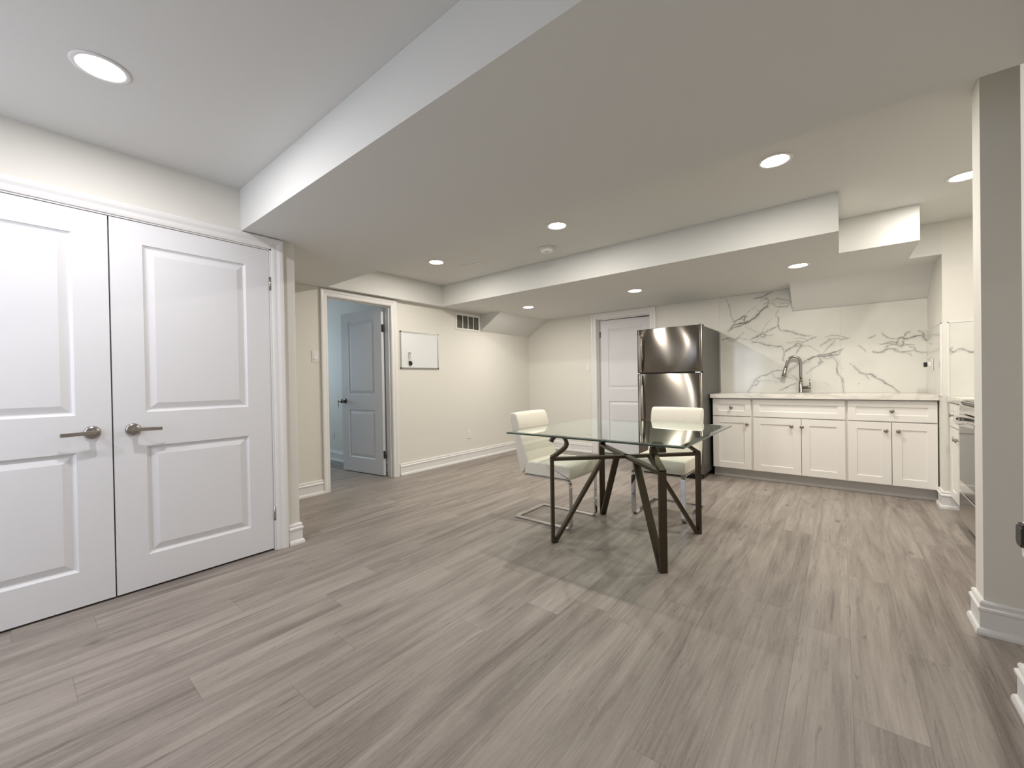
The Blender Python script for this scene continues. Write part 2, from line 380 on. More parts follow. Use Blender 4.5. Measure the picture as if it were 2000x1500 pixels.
# unseen window added behind the camera for the fill light, and bedroom window
def window(name, org, a, nrm, w_, z0, z1):
    b_ = MB(); f_ = .05
    pr_ = [(0, -.02), (0, .03), (-f_, .03), (-f_, -.02)]
    b_.sweep([(0, z0), (0, z1), (w_, z1), (w_, z0)], pr_, org, a, Z_, nrm, closed=True)
    o_ = struct(b_.build(name, 'trim')); return o_
window('added_window_1', (-2.8, YBK-.06, 0), X_, -Y_, 1.8, .7, 2.0)
window('window_2', (-7.05, 1.3, 0), Y_, X_, 1.4, .9, 2.0)

# ---------------------------------------------------------------- doors
def leaf(name, w_, h_, rects, th=.035, mat_='door'):
    """leaf in x 0..w (hinge at x=0), y 0..th (front is y=0), z 0..h"""
    b_ = MB()
    for side, y0, sg in ((0, 0, 1), (1, th, -1)):
        xs = sorted({0, w_, *[r[0] for r in rects], *[r[1] for r in rects]}); zs = sorted({0, h_, *[r[2] for r in rects], *[r[3] for r in rects]})
        for i in range(len(xs)-1):
            for j in range(len(zs)-1):
                cx = (xs[i]+xs[i+1])/2; cz = (zs[j]+zs[j+1])/2
                if any(r[0] < cx < r[1] and r[2] < cz < r[3] for r in rects): continue
                b_.add([(xs[i], y0, zs[j]), (xs[i+1], y0, zs[j]), (xs[i+1], y0, zs[j+1]), (xs[i], y0, zs[j+1])], [(0, 1, 2, 3) if sg > 0 else (3, 2, 1, 0)])
        for r in rects:
            rings = [(0, 0), (.004, .006), (.012, .012), (.018, .012), (.050, .002)]
            vv = []
            for ins, dp in rings:
                y = y0 + sg*dp
                vv += [(r[0]+ins, y, r[2]+ins), (r[1]-ins, y, r[2]+ins), (r[1]-ins, y, r[3]-ins), (r[0]+ins, y, r[3]-ins)]
            ff = [(k*4+q, k*4+(q+1) % 4, (k+1)*4+(q+1) % 4, (k+1)*4+q) for k in range(len(rings)-1) for q in range(4)]
            ff.append(tuple((len(rings)-1)*4+q for q in range(4)))
            if sg < 0: ff = [tuple(reversed(f)) for f in ff]
            b_.add(vv, ff)
    for (x0, x1, z0, z1) in ((0, 0, 0, h_), (w_, w_, 0, h_)):
        b_.add([(x0, 0, z0), (x0, th, z0), (x0, th, z1), (x0, 0, z1)], [(0, 1, 2, 3) if x0 else (3, 2, 1, 0)])
    for z in (0, h_):
        b_.add([(0, 0, z), (w_, 0, z), (w_, th, z), (0, th, z)], [(0, 1, 2, 3) if z else (3, 2, 1, 0)])
    me_o = b_
    return me_o
def merge(o):
    bm = bmesh.new(); bm.from_mesh(o.data); bmesh.ops.remove_doubles(bm, verts=bm.verts, dist=1e-5); bmesh.ops.recalc_face_normals(bm, faces=bm.faces); bm.to_mesh(o.data); bm.free(); return o
def lever(parent, x, z, dirx, mat_='nickel', y=0., drop=.004):
    """lever handle on the front (y=0, pointing -y) of a leaf"""
    h_ = MB()
    h_.lathe((x, y-.010, z), (x, y-.052, z), [(0, 0), (.012, 0), (.011, .8), (.014, 1.0), (0, 1.0)], 20)
    n_ = 12; pts = []; rad = []
    for i in range(n_+1):
        t_ = i/n_; pts.append((x + dirx*(-.012 + .128*t_), y-.050-.006*math.sin(t_*math.pi)+.004*t_, z + .002 - drop*t_)); rad.append(.013-.005*t_)
    h_.bar(pts, (0, 0, 1), .019, .010, ths=[.016-.008*(i/n_) for i in range(n_+1)])
    o_ = h_.build('door_handle', mat_, parent, bevel=.003, seg=3)
    r_ = MB().lathe((x, y, z), (x, y-.014, z), [(0, 0), (.033, 0), (.033, .35), (.028, .8), (.018, 1), (0, 1)], 32).build('rose', mat_, o_)
    return o_
def hinge(parent, x, y, z, mat_='nickel', h_=.09):
    b_ = MB().cyl((x, y, z-h_/2), (x, y, z+h_/2), .006, n=12).cyl((x, y, z+h_/2), (x, y, z+h_/2+.005), .004, n=12).cyl((x, y, z-h_/2-.005), (x, y, z-h_/2), .004, n=12)
    for k in (-.25, .0, .25): b_.cyl((x, y, z+k*h_-.0008), (x, y, z+k*h_+.0008), .0068, n=12)
    b_.box(x-.002, x+.030, y+.004, y+.006, z-h_/2, z+h_/2)
    return b_.build('hinge', mat_, parent)
# the closet pair. leaf x axis runs along world +-Y; front faces +X
rects = [(.139, .645, .179, .785), (.139, .645, .975, 1.906)]
CF = XC - .006
def closet_leaf(name, y_hinge, mirror):
    rc = rects
    W_ = .7765
    b_ = leaf(name, W_, 2.028, rc)
    # map local (x,y,z): x from hinge toward seam, front y=0 faces +X
    s_ = -1 if not mirror else 1
    b_.v = [(-p[1], s_*p[0], p[2]) for p in b_.v]
    o_ = merge(b_.build(name, 'door', loc=(CF, y_hinge, .012))); return struct(o_, None, None)
d2 = closet_leaf('door_2', 1.1305, False)
d1 = closet_leaf('door_1', -.4285, True)
def lever_x(parent, y, z, diry, mat_='nickel'):
    # handle on a leaf whose front faces +X
    h_ = lever(parent, 0, 0, diry, mat_)
    for o_ in (h_, *h_.children):
        for v_ in o_.data.vertices: v_.co = Vector((-v_.co.y, v_.co.x, v_.co.z))
        o_.data.flip_normals() if False else None
    h_.location = (0, y, z)
    bm = bmesh.new()
    for o_ in (h_, *h_.children):
        bm.clear(); bm.from_mesh(o_.data); bmesh.ops.recalc_face_normals(bm, faces=bm.faces); bm.to_mesh(o_.data)
    bm.free(); return h_
lever_x(d2, .431-1.1305, .884, 1)
lever_x(d1, .274+.4285, .884, -1)
for z in (.237, 1.803):
    for d_, yy in ((d2, .006), (d1, -.006)):
        h_ = MB(); 
        h_.cyl((.004, yy, z-.045), (.004, yy, z+.045), .0065, n=12)
        for k in (-.018, 0, .018): h_.cyl((.004, yy, z+k-.0008), (.004, yy, z+k+.0008), .0075, n=12)
        h_.cyl((.004, yy, z+.045), (.004, yy, z+.050), .004, n=12).cyl((.004, yy, z-.050), (.004, yy, z-.045), .004, n=12)
        h_.build('hinge', 'nickel', d_)
# bedroom door, swung open into the bedroom
BW = .775
ang = math.atan2(2.79-2.883, -5.087+4.287)
b_ = leaf('door_3', BW, 2.02, [(.136, BW-.136, .179, .785), (.136, BW-.136, .975, 1.90)])
d3 = struct(merge(b_.build('door_3', 'door', loc=(-4.300, 2.872, .012), rz=ang+math.pi*0)))
# its front (y=0 side) must face the camera: local -y
kn = MB().lathe((BW-.065, .060, .892), (BW-.065, .103, .892), [(.010, -.6), (.011, 0), (.022, .25), (.026, .55), (.022, .9), (.010, 1), (0, 1)], 24).build('knob', 'darknickel', d3)
MB().lathe((BW-.065, .035, .892), (BW-.065, .047, .892), [(0, 0), (.033, 0), (.031, .6), (.016, 1), (0, 1)], 28).build('rose', 'darknickel', kn)
# far door, ajar
FW = FO1-FO0-.022
b_ = leaf('door_4', FW, 2.012, [(.135, FW-.135, .179, .785), (.135, FW-.135, .975, 1.875)])
d4 = struct(merge(b_.build('door_4', 'door', loc=(FO0+.013, YF+.082, .012), rz=R(4.5))))
lever(d4, FW-.065, .885, -1, 'darknickel')
for z in (.25, 1.80):
    hinge(d4, -.006, -.004, z, 'darknickel')
for z in (.25, 1.78):
    h_ = MB(); h_.cyl((-.008, .002, z-.045), (-.008, .002, z+.045), .007, n=12).box(-.008, .0, -.001, .034, z-.045, z+.045)
    for k in (-.018, 0, .018): h_.cyl((-.008, .002, z+k-.001), (-.008, .002, z+k+.001), .008, n=12)
    h_.build('hinge', 'darknickel', d3)
# ---------------------------------------------------------------- ceiling lights
def ceiling_light(x, y, z, label, lens='lens'):
    t_ = thing('ceiling_light', label, 'ceiling light', (x, y, z), 0, 'recessed ceiling lights')
    MB().lathe((0, 0, 0), (0, 0, -.006), [(.068, 0), (.090, 0), (.089, .5), (.084, 1), (.074, .9), (.068, .5), (.068, 0)], 40).build('trim_ring', 'trim', t_)
    MB().lathe((0, 0, -.001), (0, 0, -.0045), [(0, 0), (.0685, 0), (.0685, .5), (.058, .9), (0, 1)], 40).build('lens', lens, t_)
    ld = bpy.data.lights.new('led', 'AREA'); ld.shape = 'DISK'; ld.size = .075; ld.energy = LAMP; ld.color = LENS_COL[lens]
    lo = bpy.data.objects.new('led', ld); COL.objects.link(lo); lo.parent = t_; lo.location = (0, 0, -.0075)
    return t_
for x, y, z, lb, ln in (
    (-2.273, .255, ZT, 'bright round ceiling light above the white closet double doors', 'lens_cool'),
    (-.289, 2.855, ZT, 'round light in the raised ceiling, straight in front of the box end of the bulkhead', 'lens'),
    (.636, 3.89, ZT, 'round light in the raised ceiling partly hidden by the grey wall stub', 'lens'),
    (-1.801, 2.858, ZT, 'round light in the raised ceiling beside the smoke alarm', 'lens'),
    (-3.312, 2.868, ZT, 'round light in the raised ceiling beside the slotted ceiling register', 'lens'),
    (-3.288, 4.46, ZL, 'round light in the low ceiling near the sloped soffit and wall grille', 'lens'),
    (-1.802, 4.48, ZL, 'round light in the low ceiling in front of the fridge and ajar white door', 'lens'),
    (-.288, 4.50, ZL, 'round light in the low ceiling in front of the kitchen sink', 'lens')):
    ceiling_light(x, y, z, lb, ln)
ceiling_light(-2.27, -1.05, ZT, 'round ceiling light near the room\'s rear window, behind the closet doors\' light', 'lens_cool')  # extra unseen lamp, added to lift the dark front of the room
# ---------------------------------------------------------------- smoke alarm, register, grille
t_ = thing('smoke_alarm', 'small round white smoke alarm on the raised ceiling', 'smoke alarm', (-2.184, 3.277, ZT))
MB().lathe((0, 0, 0), (0, 0, -.012), [(0, 0), (.075, 0), (.075, 1), (0, 1)], 36).build('base_plate', 'white', t_)
MB().lathe((0, 0, -.012), (0, 0, -.045), [(0, 0), (.060, 0), (.062, .5), (.054, .85), (.03, 1), (0, 1)], 36).build('cover', 'white', t_)
MB().cyl((.02, -.03, -.040), (.02, -.03, -.046), .008, n=12).build('test_button', 'grille_dark', t_)
t_ = thing('ceiling_register', 'narrow white slotted air register set in the raised ceiling', 'vent', (-3.11, 3.20, ZT), R(9))
b_ = MB().sweep([(-.125, -.045), (.125, -.045), (.125, .045), (-.125, .045)], [(0, 0), (0, -.006), (.02, -.004), (.02, 0)], (0, 0, 0), X_, Y_, Z_, closed=True); b_.build('frame', 'white', t_)
b_ = MB()
for k in range(6): b_.prism([(0, 0), (.010, -.006), (.011, -.005), (.001, .001)], (-.110, -.030+k*.010, -.001), Y_, Z_, (.22, 0, 0))
b_.build('louvre', 'white', t_)
MB().box(-.108, .108, -.034, .034, -.0012, -.0004).build('duct_shade_plate', 'grille_dark', t_)  # flat dark plate painted as the shade between the slots
t_ = thing('wall_grille', 'white return air grille with four dark louvred bays high on the wall', 'vent', (XW, 4.175, 1.976))
gy, gz = .245, .118
MB().sweep([(-gy, -gz), (gy, -gz), (gy, gz), (-gy, gz)], [(0, 0), (0, .008), (.018, .014), (.028, .012), (.028, 0)], (0, 0, 0), Y_, Z_, X_, closed=True).build('frame', 'white', t_)
b_ = MB()
for k in (1, 2, 3): b_.box(0, .013, -gy+.028+k*(2*gy-.056)/4-.006, -gy+.028+k*(2*gy-.056)/4+.006, -gz+.02, gz-.02)
b_.build('mullion', 'white', t_)
MB().box(.0005, .002, -gy+.01, gy-.01, -gz+.01, gz-.01).build('duct_shade_plate', 'dark', t_)  # flat black plate stands in for the unlit hollow behind the louvres
b_ = MB()
for k in range(44):
    yy = -gy+.030+k*(2*gy-.06)/44
    b_.prism([(0, .003), (.006, .011), (.007, .010), (.0015, .003)], (0, yy, -gz+.024), Y_, X_, (0, 0, 2*gz-.048))
b_.build('louvre', 'grille_dark', t_)
# ---------------------------------------------------------------- whiteboard
t_ = thing('whiteboard', 'small framed whiteboard hanging on the wall beside the open door', 'whiteboard', (XW, 3.306, 1.531))
by, bz = .3, .229
MB().box(.004, .012, -by+.006, by-.006, -bz+.006, bz-.006).build('panel', 'board', t_)
MB().sweep([(-by, -bz), (by, -bz), (by, bz), (-by, bz)], [(0, 0), (0, .014), (.004, .018), (.014, .018), (.016, .012), (.016, 0)], (0, 0, 0), Y_, Z_, X_, closed=True).build('frame', 'alu', t_)
for sy in (-1, 1):
    for sz in (-1, 1):
        MB().box(0, .020, sy*by-(.014 if sy > 0 else -.0)-(0 if sy > 0 else .002), sy*by+(.002 if sy > 0 else .014), sz*bz-(.014 if sz > 0 else .002), sz*bz+(.002 if sz > 0 else .014)).build('corner_cap', 'black', t_, bevel=.004, seg=3)
MB().box(.018, .0185, .225, .262, bz-.011, bz-.006).build('maker_mark', 'grille_dark', t_)
t_ = thing('key_ring', 'black key fob hanging on a wire clip on the whiteboard', 'keys', (XW+.014, 3.135, 1.44))
MB().tube([(.003, .000, .055), (.010, -.014, .062), (.012, -.020, .05), (.012, -.016, .0), (.012, -.010, -.035)], .0026, 8).build('hook', 'nickel', t_)
MB().tube([(.010, -.014, .062), (.010, .004, .058), (.009, .018, .056), (.008, .022, .050)], .0030, 8).build('clip', 'darknickel', t_)
MB().tube([(.010, .006, .050), (.012, .006, .02), (.013, .014, -.02)], .0020, 8).build('chain', 'nickel', t_)
MB().prism([(-.020, .030), (.020, .026), (.034, .008), (.030, -.018), (.010, -.030), (-.012, -.022), (-.020, -.006)], (.004, .006, -.072), Y_, Z_, (.010, 0, 0)).build('fob', 'black', t_, bevel=.005, seg=3)
# ---------------------------------------------------------------- switches and outlets
def plate(name, label, cat, loc, rz, rocker=True):
    """faces local -y"""
    t_ = thing(name, label, cat, loc, rz)
    MB().box(-.036, .036, -.006, 0, -.058, .058).build('plate', 'white', t_, bevel=.003, seg=3)
    if rocker:
        MB().prism([(-.033, -.006), (.033, -.006), (.033, -.009), (0, -.0085), (-.033, -.013)], (-.017, 0, 0), Z_, Y_, (.034, 0, 0)).build('rocker', 'trim', t_)
    else:
        for s_ in (-1, 1):
            sk = MB().box(-.017, .017, -.0085, -.005, s_*.021-.0145, s_*.021+.0145).build('socket', 'trim', t_, bevel=.002)
            b_ = MB().box(-.008, -.0062, -.0090, -.008, s_*.021-.004, s_*.021+.005).box(.0062, .008, -.0090, -.008, s_*.021-.004, s_*.021+.005).cyl((0, -.008, s_*.021-.009), (0, -.0090, s_*.021-.009), .0028, n=10)
            b_.build('slot', 'black', sk)
    return t_
plate('light_switch', 'white rocker light switch on the wall left of the open bedroom doorway', 'light switch', (XW, 1.980, 1.412), R(90))
plate('light_switch', 'small white light switch on the far wall beside the ajar door', 'light switch', (-3.034, YF, 1.31), 0)
plate('wall_outlet', 'white outlet low on the wall under the vent grille', 'outlet', (XW, 4.165, .37), R(90), False)
plate('wall_outlet', 'white outlet low on the bluish bedroom wall', 'outlet', (-5.87, 3.03, .365), 0, False)
plate('wall_outlet', 'white outlet on the marble side wall of the sink alcove', 'outlet', (X3-.009, 5.30, 1.215), R(-90), False)
t_ = thing('plug_adapter', 'small dark plug-in adapter with a chrome face in the alcove outlet', 'adapter', (X3-.0175, 5.30, 1.215))
MB().box(-.030, 0, -.018, .018, -.020, .020).build('body', 'white', t_, bevel=.004)
MB().box(-.052, -.0295, -.024, .024, -.024, .020).build('face', 'black', t_, bevel=.004)
plate('wall_outlet', 'white outlet on the side of the near wall under the black adapter', 'outlet', (XN, 2.088, .570), R(-90), False)
t_ = thing('power_adapter', 'black power adapter plugged in low at the edge of the near wall', 'adapter', (XN-.0065, 2.092, .588))
MB().prism([(-.028, .030), (.028, .030), (.030, -.020), (.018, -.036), (-.018, -.036), (-.030, -.020)], (0, 0, 0), Y_, Z_, (-.014, 0, 0)).build('body', 'black', t_, bevel=.004, seg=3)
MB().box(-.010, 0, -.022, .022, .028, .040).build('top_cap', 'black', t_, bevel=.003)
# ---------------------------------------------------------------- keys in the bedroom door
M['keymetal'] = mat('key_steel', (.25, .24, .23), .3, 1)
cw, sw = math.cos(ang), math.sin(ang)
def dpt(lx, ly, lz): return (-4.300 + cw*lx - sw*ly, 2.872 + sw*lx + cw*ly, .012+lz)
# find which side faces the room
t_ = thing('key_bunch', 'small keys hanging from the lock of the open bedroom door', 'keys', (0, 0, 0))
KS = -1
b_ = MB(); A_ = dpt(BW-.065, .103, .892)
kx, ky, kz = A_
b_.cyl((kx, ky, kz), (kx, ky-.028, kz), .0015, n=8).lathe((kx, ky-.030, kz-.014), (kx, ky-.030, kz+.010), [(0, 0), (.010, 0), (.012, .5), (.010, 1), (0, 1)], 12)
b_.build('key', 'keymetal', t_)
MB().tube([(kx+.012*math.sin(R(a_)), ky-.031, kz-.022+.012*math.cos(R(a_))) for a_ in range(0, 361, 24)], .0014, 6).build('ring', 'keymetal', t_)
MB().box(kx-.009, kx+.009, ky-.033, ky-.030, kz-.052, kz-.032).box(kx-.004, kx+.004, ky-.033, ky-.030, kz-.085, kz-.050).build('key', 'keymetal', t_, bevel=.001)
# ---------------------------------------------------------------- fridge
t_ = thing('refrigerator', 'tall stainless steel top-freezer fridge between the ajar door and the kitchen cabinets', 'refrigerator', (-1.53, 5.2, 0))
fx0, fx1 = -1.902+1.53, -1.172+1.53; fy = 4.76-5.2
MB().box(fx0+.004, fx1-.006, fy+.075, .42, .05, 1.705).build('body', 'fridgeside', t_, bevel=.006)
MB().box(fx0+.02, fx1-.02, fy+.09, fy+.40, .012, .055).build('kick_grille', 'black', t_)
MB().box(fx1-.05, fx1-.012, fy+.05, fy+.16, 1.700, 1.722).build('hinge_cover', 'black', t_, bevel=.004)
for sx in (fx0+.05, fx1-.05):
    MB().cyl((sx, fy+.10, 0), (sx, fy+.10, .03), .018, n=16).cyl((sx, fy+.10, .03), (sx, fy+.10, .06), .008, n=12).build('foot', 'fridgeside', t_)
def fdoor(z0, z1):
    b_ = MB(); N = 24; poly = []
    for i in range(N+1):
        u_ = i/N; x_ = fx0 + (fx1-fx0)*u_; k = abs(2*u_-1)
        poly.append((x_, fy + .013*k**4.5 + (.006 if i in (0, N) else 0)))
    vv = []; n_ = len(poly); zs = [z0, z0+.006, z1-.006, z1]; ins = [.006, 0, 0, .006]
    for z_, s_ in zip(zs, ins):
        vv += [(x_, y_+s_, z_) for x_, y_ in poly]
    ff = [(r_*n_+i, r_*n_+i+1, (r_+1)*n_+i+1, (r_+1)*n_+i) for r_ in range(3) for i in range(N)]
    b_.add(vv, ff, 0, True)
    yb_ = fy+.07
    k0 = len(b_.v); b_.v += [(fx0, yb_, z_) for z_ in zs] + [(fx1, yb_, z_) for z_ in zs]
    for r_ in range(3):
        b_.f += [(r_*n_, (r_+1)*n_, k0+r_+1, k0+r_), (r_*n_+N, k0+4+r_, k0+5+r_, (r_+1)*n_+N), (k0+r_, k0+r_+1, k0+5+r_, k0+4+r_)]; b_.mi += [1, 1, 1]; b_.sm += [False]*3
    b_.f += [tuple(range(N, -1, -1)) + (k0, k0+4), tuple(3*n_+i for i in range(n_)) + (k0+7, k0+3)]; b_.mi += [1, 1]; b_.sm += [False]*2
    return b_.build('door', ['ss', 'fridgeside'], t_)
ZS_ = 1.191
dl = fdoor(.065, ZS_-.006); du = fdoor(ZS_+.005, 1.712)
def fhandle(par, zA, zB):
    """zA is the end nearest the split, flush with the door; zB is the far end"""
    pts = []; n_ = 16
    for i in range(n_+1):
        u_ = i/n_; z_ = zA+(zB-zA)*u_; off = .010+.048*math.sin(min(1, u_*1.35)*math.pi/2)
        pts.append((fx0+.052, fy+.004-off, z_))
    pts.append((fx0+.052, fy+.006, zB+(zB-zA)*.0+(.001 if zB > zA else -.001)))
    b_ = MB().bar(pts[:-1], (1, 0, 0), .028, .016)
    b_.box(fx0+.040, fx0+.064, fy-.052, fy+.012, min(zB, zB-(zB-zA)*.05), max(zB, zB-(zB-zA)*.05))
    return b_.build('handle', 'sshandle', par, bevel=.004, seg=3)
fhandle(du, ZS_+.012, 1.64); fhandle(dl, ZS_-.012, .62)
for (par, z_) in ((du, 1.635), (du, 1.235), (dl, 1.145)):
    MB().cyl((fx1-.075, fy+.012, z_), (fx1-.075, fy+.004, z_), .005, n=12).build('screw_cap', 'black', par)
MB().box(fx1-.075, fx1-.02, fy+.006, fy+.04, ZS_-.006, ZS_+.004).build('hinge', 'sshandle', t_)
# ---------------------------------------------------------------- kitchen cabinets
def shaker(name, par, x0, x1, z0, z1, rail=.066, mat_='cab'):
    th = .020; b_ = MB(); o = (x0, x1, z0, z1); ins = rail
    vv = []
    rings = [(0, 0), (ins, 0), (ins+.002, .007), ]
    for s_, dp in rings:
        vv += [(x0+s_, -th+dp, z0+s_), (x1-s_, -th+dp, z0+s_), (x1-s_, -th+dp, z1-s_), (x0+s_, -th+dp, z1-s_)]
    ff = [(k*4+q, k*4+(q+1) % 4, (k+1)*4+(q+1) % 4, (k+1)*4+q) for k in range(2) for q in range(4)] + [(8, 9, 10, 11)]
    vv += [(x0, 0, z0), (x1, 0, z0), (x1, 0, z1), (x0, 0, z1)]
    ff += [(q, 12+q, 12+(q+1) % 4, (q+1) % 4) for q in range(4)] + [(15, 14, 13, 12)]
    b_.add(vv, ff); return b_.build(name, mat_, par, bevel=.0015)
def knob(par, x, z):
    MB().lathe((x, -.020, z), (x, -.046, z), [(0, 0), (.009, 0), (.006, .25), (.006, .55), (.015, .68), (.018, .82), (.014, .97), (0, 1)], 20).build('knob', 'nickel', par)
def cabinet(label, loc, rz, width, drawers, doors, depth=.53, body=(0, 0), false_front=False):
    """front of the doors at local y=-.02; drawers: (x0,x1,knob x or None); doors: (x0,x1,knob x)"""
    t_ = thing('base_cabinet', label, 'kitchen cabinet', loc, rz)
    MB().box(0, .016, .001, depth, .105, .893).box(width-.016, width, .001, depth, .105, .893).box(.016, width-.016, .001, depth, .105, .121).box(.016, width-.016, depth-.01, depth, .121, .893).box(.016, width-.016, .001, .020, .675, .893).box(.016, .05, .001, .020, .121, .675).box(width-.05, width-.016, .001, .020, .121, .675).build('body', 'cab', t_)
    MB().box(0, width, .065, .085, 0, .105).box(0, width, .054, .066, 0, .022).build('toe_kick', 'toe', t_)
    for d_ in drawers:
        o_ = shaker('false_front' if false_front else 'drawer', t_, d_[0], d_[1], .697, .885, .058)
        if d_[2] is not None: knob(o_, d_[2], .791)
    for d_ in doors:
        o_ = shaker('door', t_, d_[0], d_[1], .112, .686)
        knob(o_, d_[2], .610)
    return t_
YC = 5.10
cabinet('narrow white shaker cabinet with one drawer and one door beside the fridge', (-1.148, YC, 0), 0, .397,
        [(.006, .386, .196)], [(.006, .386, .350)])
cabinet('wide white shaker sink cabinet with two doors under a plain front panel', (-.751, YC, 0), 0, .794,
        [(.011, .784, None)], [(.011, .434, .353), (.438, .784, .441+.0)], false_front=True)
cabinet('white shaker cabinet with one wide drawer over two doors in the corner', (.043, YC, 0), 0, .617,
        [(.010, .613, .321)], [(.010, .317, .279), (.321, .613, .363)])
cabinet('white shaker cabinet between the corner pillar and the stove', (.722, 4.905, 0), R(-90), .56,
        [(.012, .305, .155), (.320, .550, .435)], [(.012, .305, .270), (.320, .550, .350)])
# ---------------------------------------------------------------- worktops with an undermount sink
CZ0, CZ1 = .897, .940
SX0, SX1, SY0, SY1 = -.70, -.08, 5.17, 5.53
WY0, WY1 = 5.045, 5.628
WX0, WX1 = -1.162, X3-.001
b_ = MB()
b_.box(WX0, SX0, WY0, WY1, CZ0, CZ1).box(SX1, WX1, WY0, WY1, CZ0, CZ1).box(SX0, SX1, WY0, SY0, CZ0, CZ1).box(SX0, SX1, SY1, WY1, CZ0, CZ1)
o_ = b_.build('worktop', 'worktop'); merge(o_)
tag(o_, 'white marble-look worktop over the three cabinets beside the fridge, holding the sink', 'worktop')
o_ = MB().box(X3+.022, XR-.002, 4.340, 4.902, CZ0, CZ1).build('worktop', 'worktop')
tag(o_, 'short white worktop over the cabinet next to the stove', 'worktop')
o_ = MB()
o_.box(SX0-.01, SX1+.01, SY0-.01, SY0, .70, CZ0-.001).box(SX0-.01, SX1+.01, SY1, SY1+.01, .70, CZ0-.001).box(SX0-.01, SX0, SY0, SY1, .70, CZ0-.001).box(SX1, SX1+.01, SY0, SY1, .70, CZ0-.001).box(SX0-.01, SX1+.01, SY0-.01, SY1+.01, .69, .70)
s_ = thing('kitchen_sink', 'stainless undermount sink set in the marble worktop', 'sink', (0, 0, 0))
o_.build('basin', 'sink', s_)
MB().lathe((-.39, 5.35, .700), (-.39, 5.35, .704), [(0, 0), (.045, 0), (.045, .6), (.03, 1), (.028, .3), (0, .3)], 24).build('drain', 'nickel', s_)
# ---------------------------------------------------------------- faucet
t_ = thing('kitchen_faucet', 'brushed gooseneck pull-down faucet standing on the marble worktop', 'faucet', (-.345, 5.575, CZ1))
MB().lathe((0, 0, 0), (0, 0, .125), [(0, 0), (.024, 0), (.024, .05), (.0205, .08), (.0205, .95), (.0185, 1), (0, 1)], 28).build('body', 'nickel', t_)
pts = [(0, 0, .12), (0, 0, .20), (0, 0, .30)]
for i in range(1, 17):
    a_ = R(180*i/18.); pts.append((-.062+.062*math.cos(a_), -.0*i, .335+.072*math.sin(a_)))
pts += [(-.134, 0, .305), (-.140, 0, .285)]
rad = [.0145]*len(pts)
MB().tube(pts, .0145, 18, radii=rad).build('spout', 'nickel', t_)
MB().lathe((-.1385, 0, .290), (-.162, 0, .185), [(0, 0), (.0145, 0), (.0175, .15), (.020, .93), (.0245, .94), (.0245, 1), (0, 1)], 24).build('spray_head', 'nickel', t_)
h_ = MB().lathe((.012, 0, .060), (.090, 0, .060), [(0, 0), (.019, 0), (.019, .55), (.0215, .56), (.0215, .97), (.019, 1), (0, 1)], 24).build('valve', 'nickel', t_)
MB().cyl((.083, 0, .078), (.080, 0, .150), .006, .0052, 14).build('lever', 'nickel', h_)
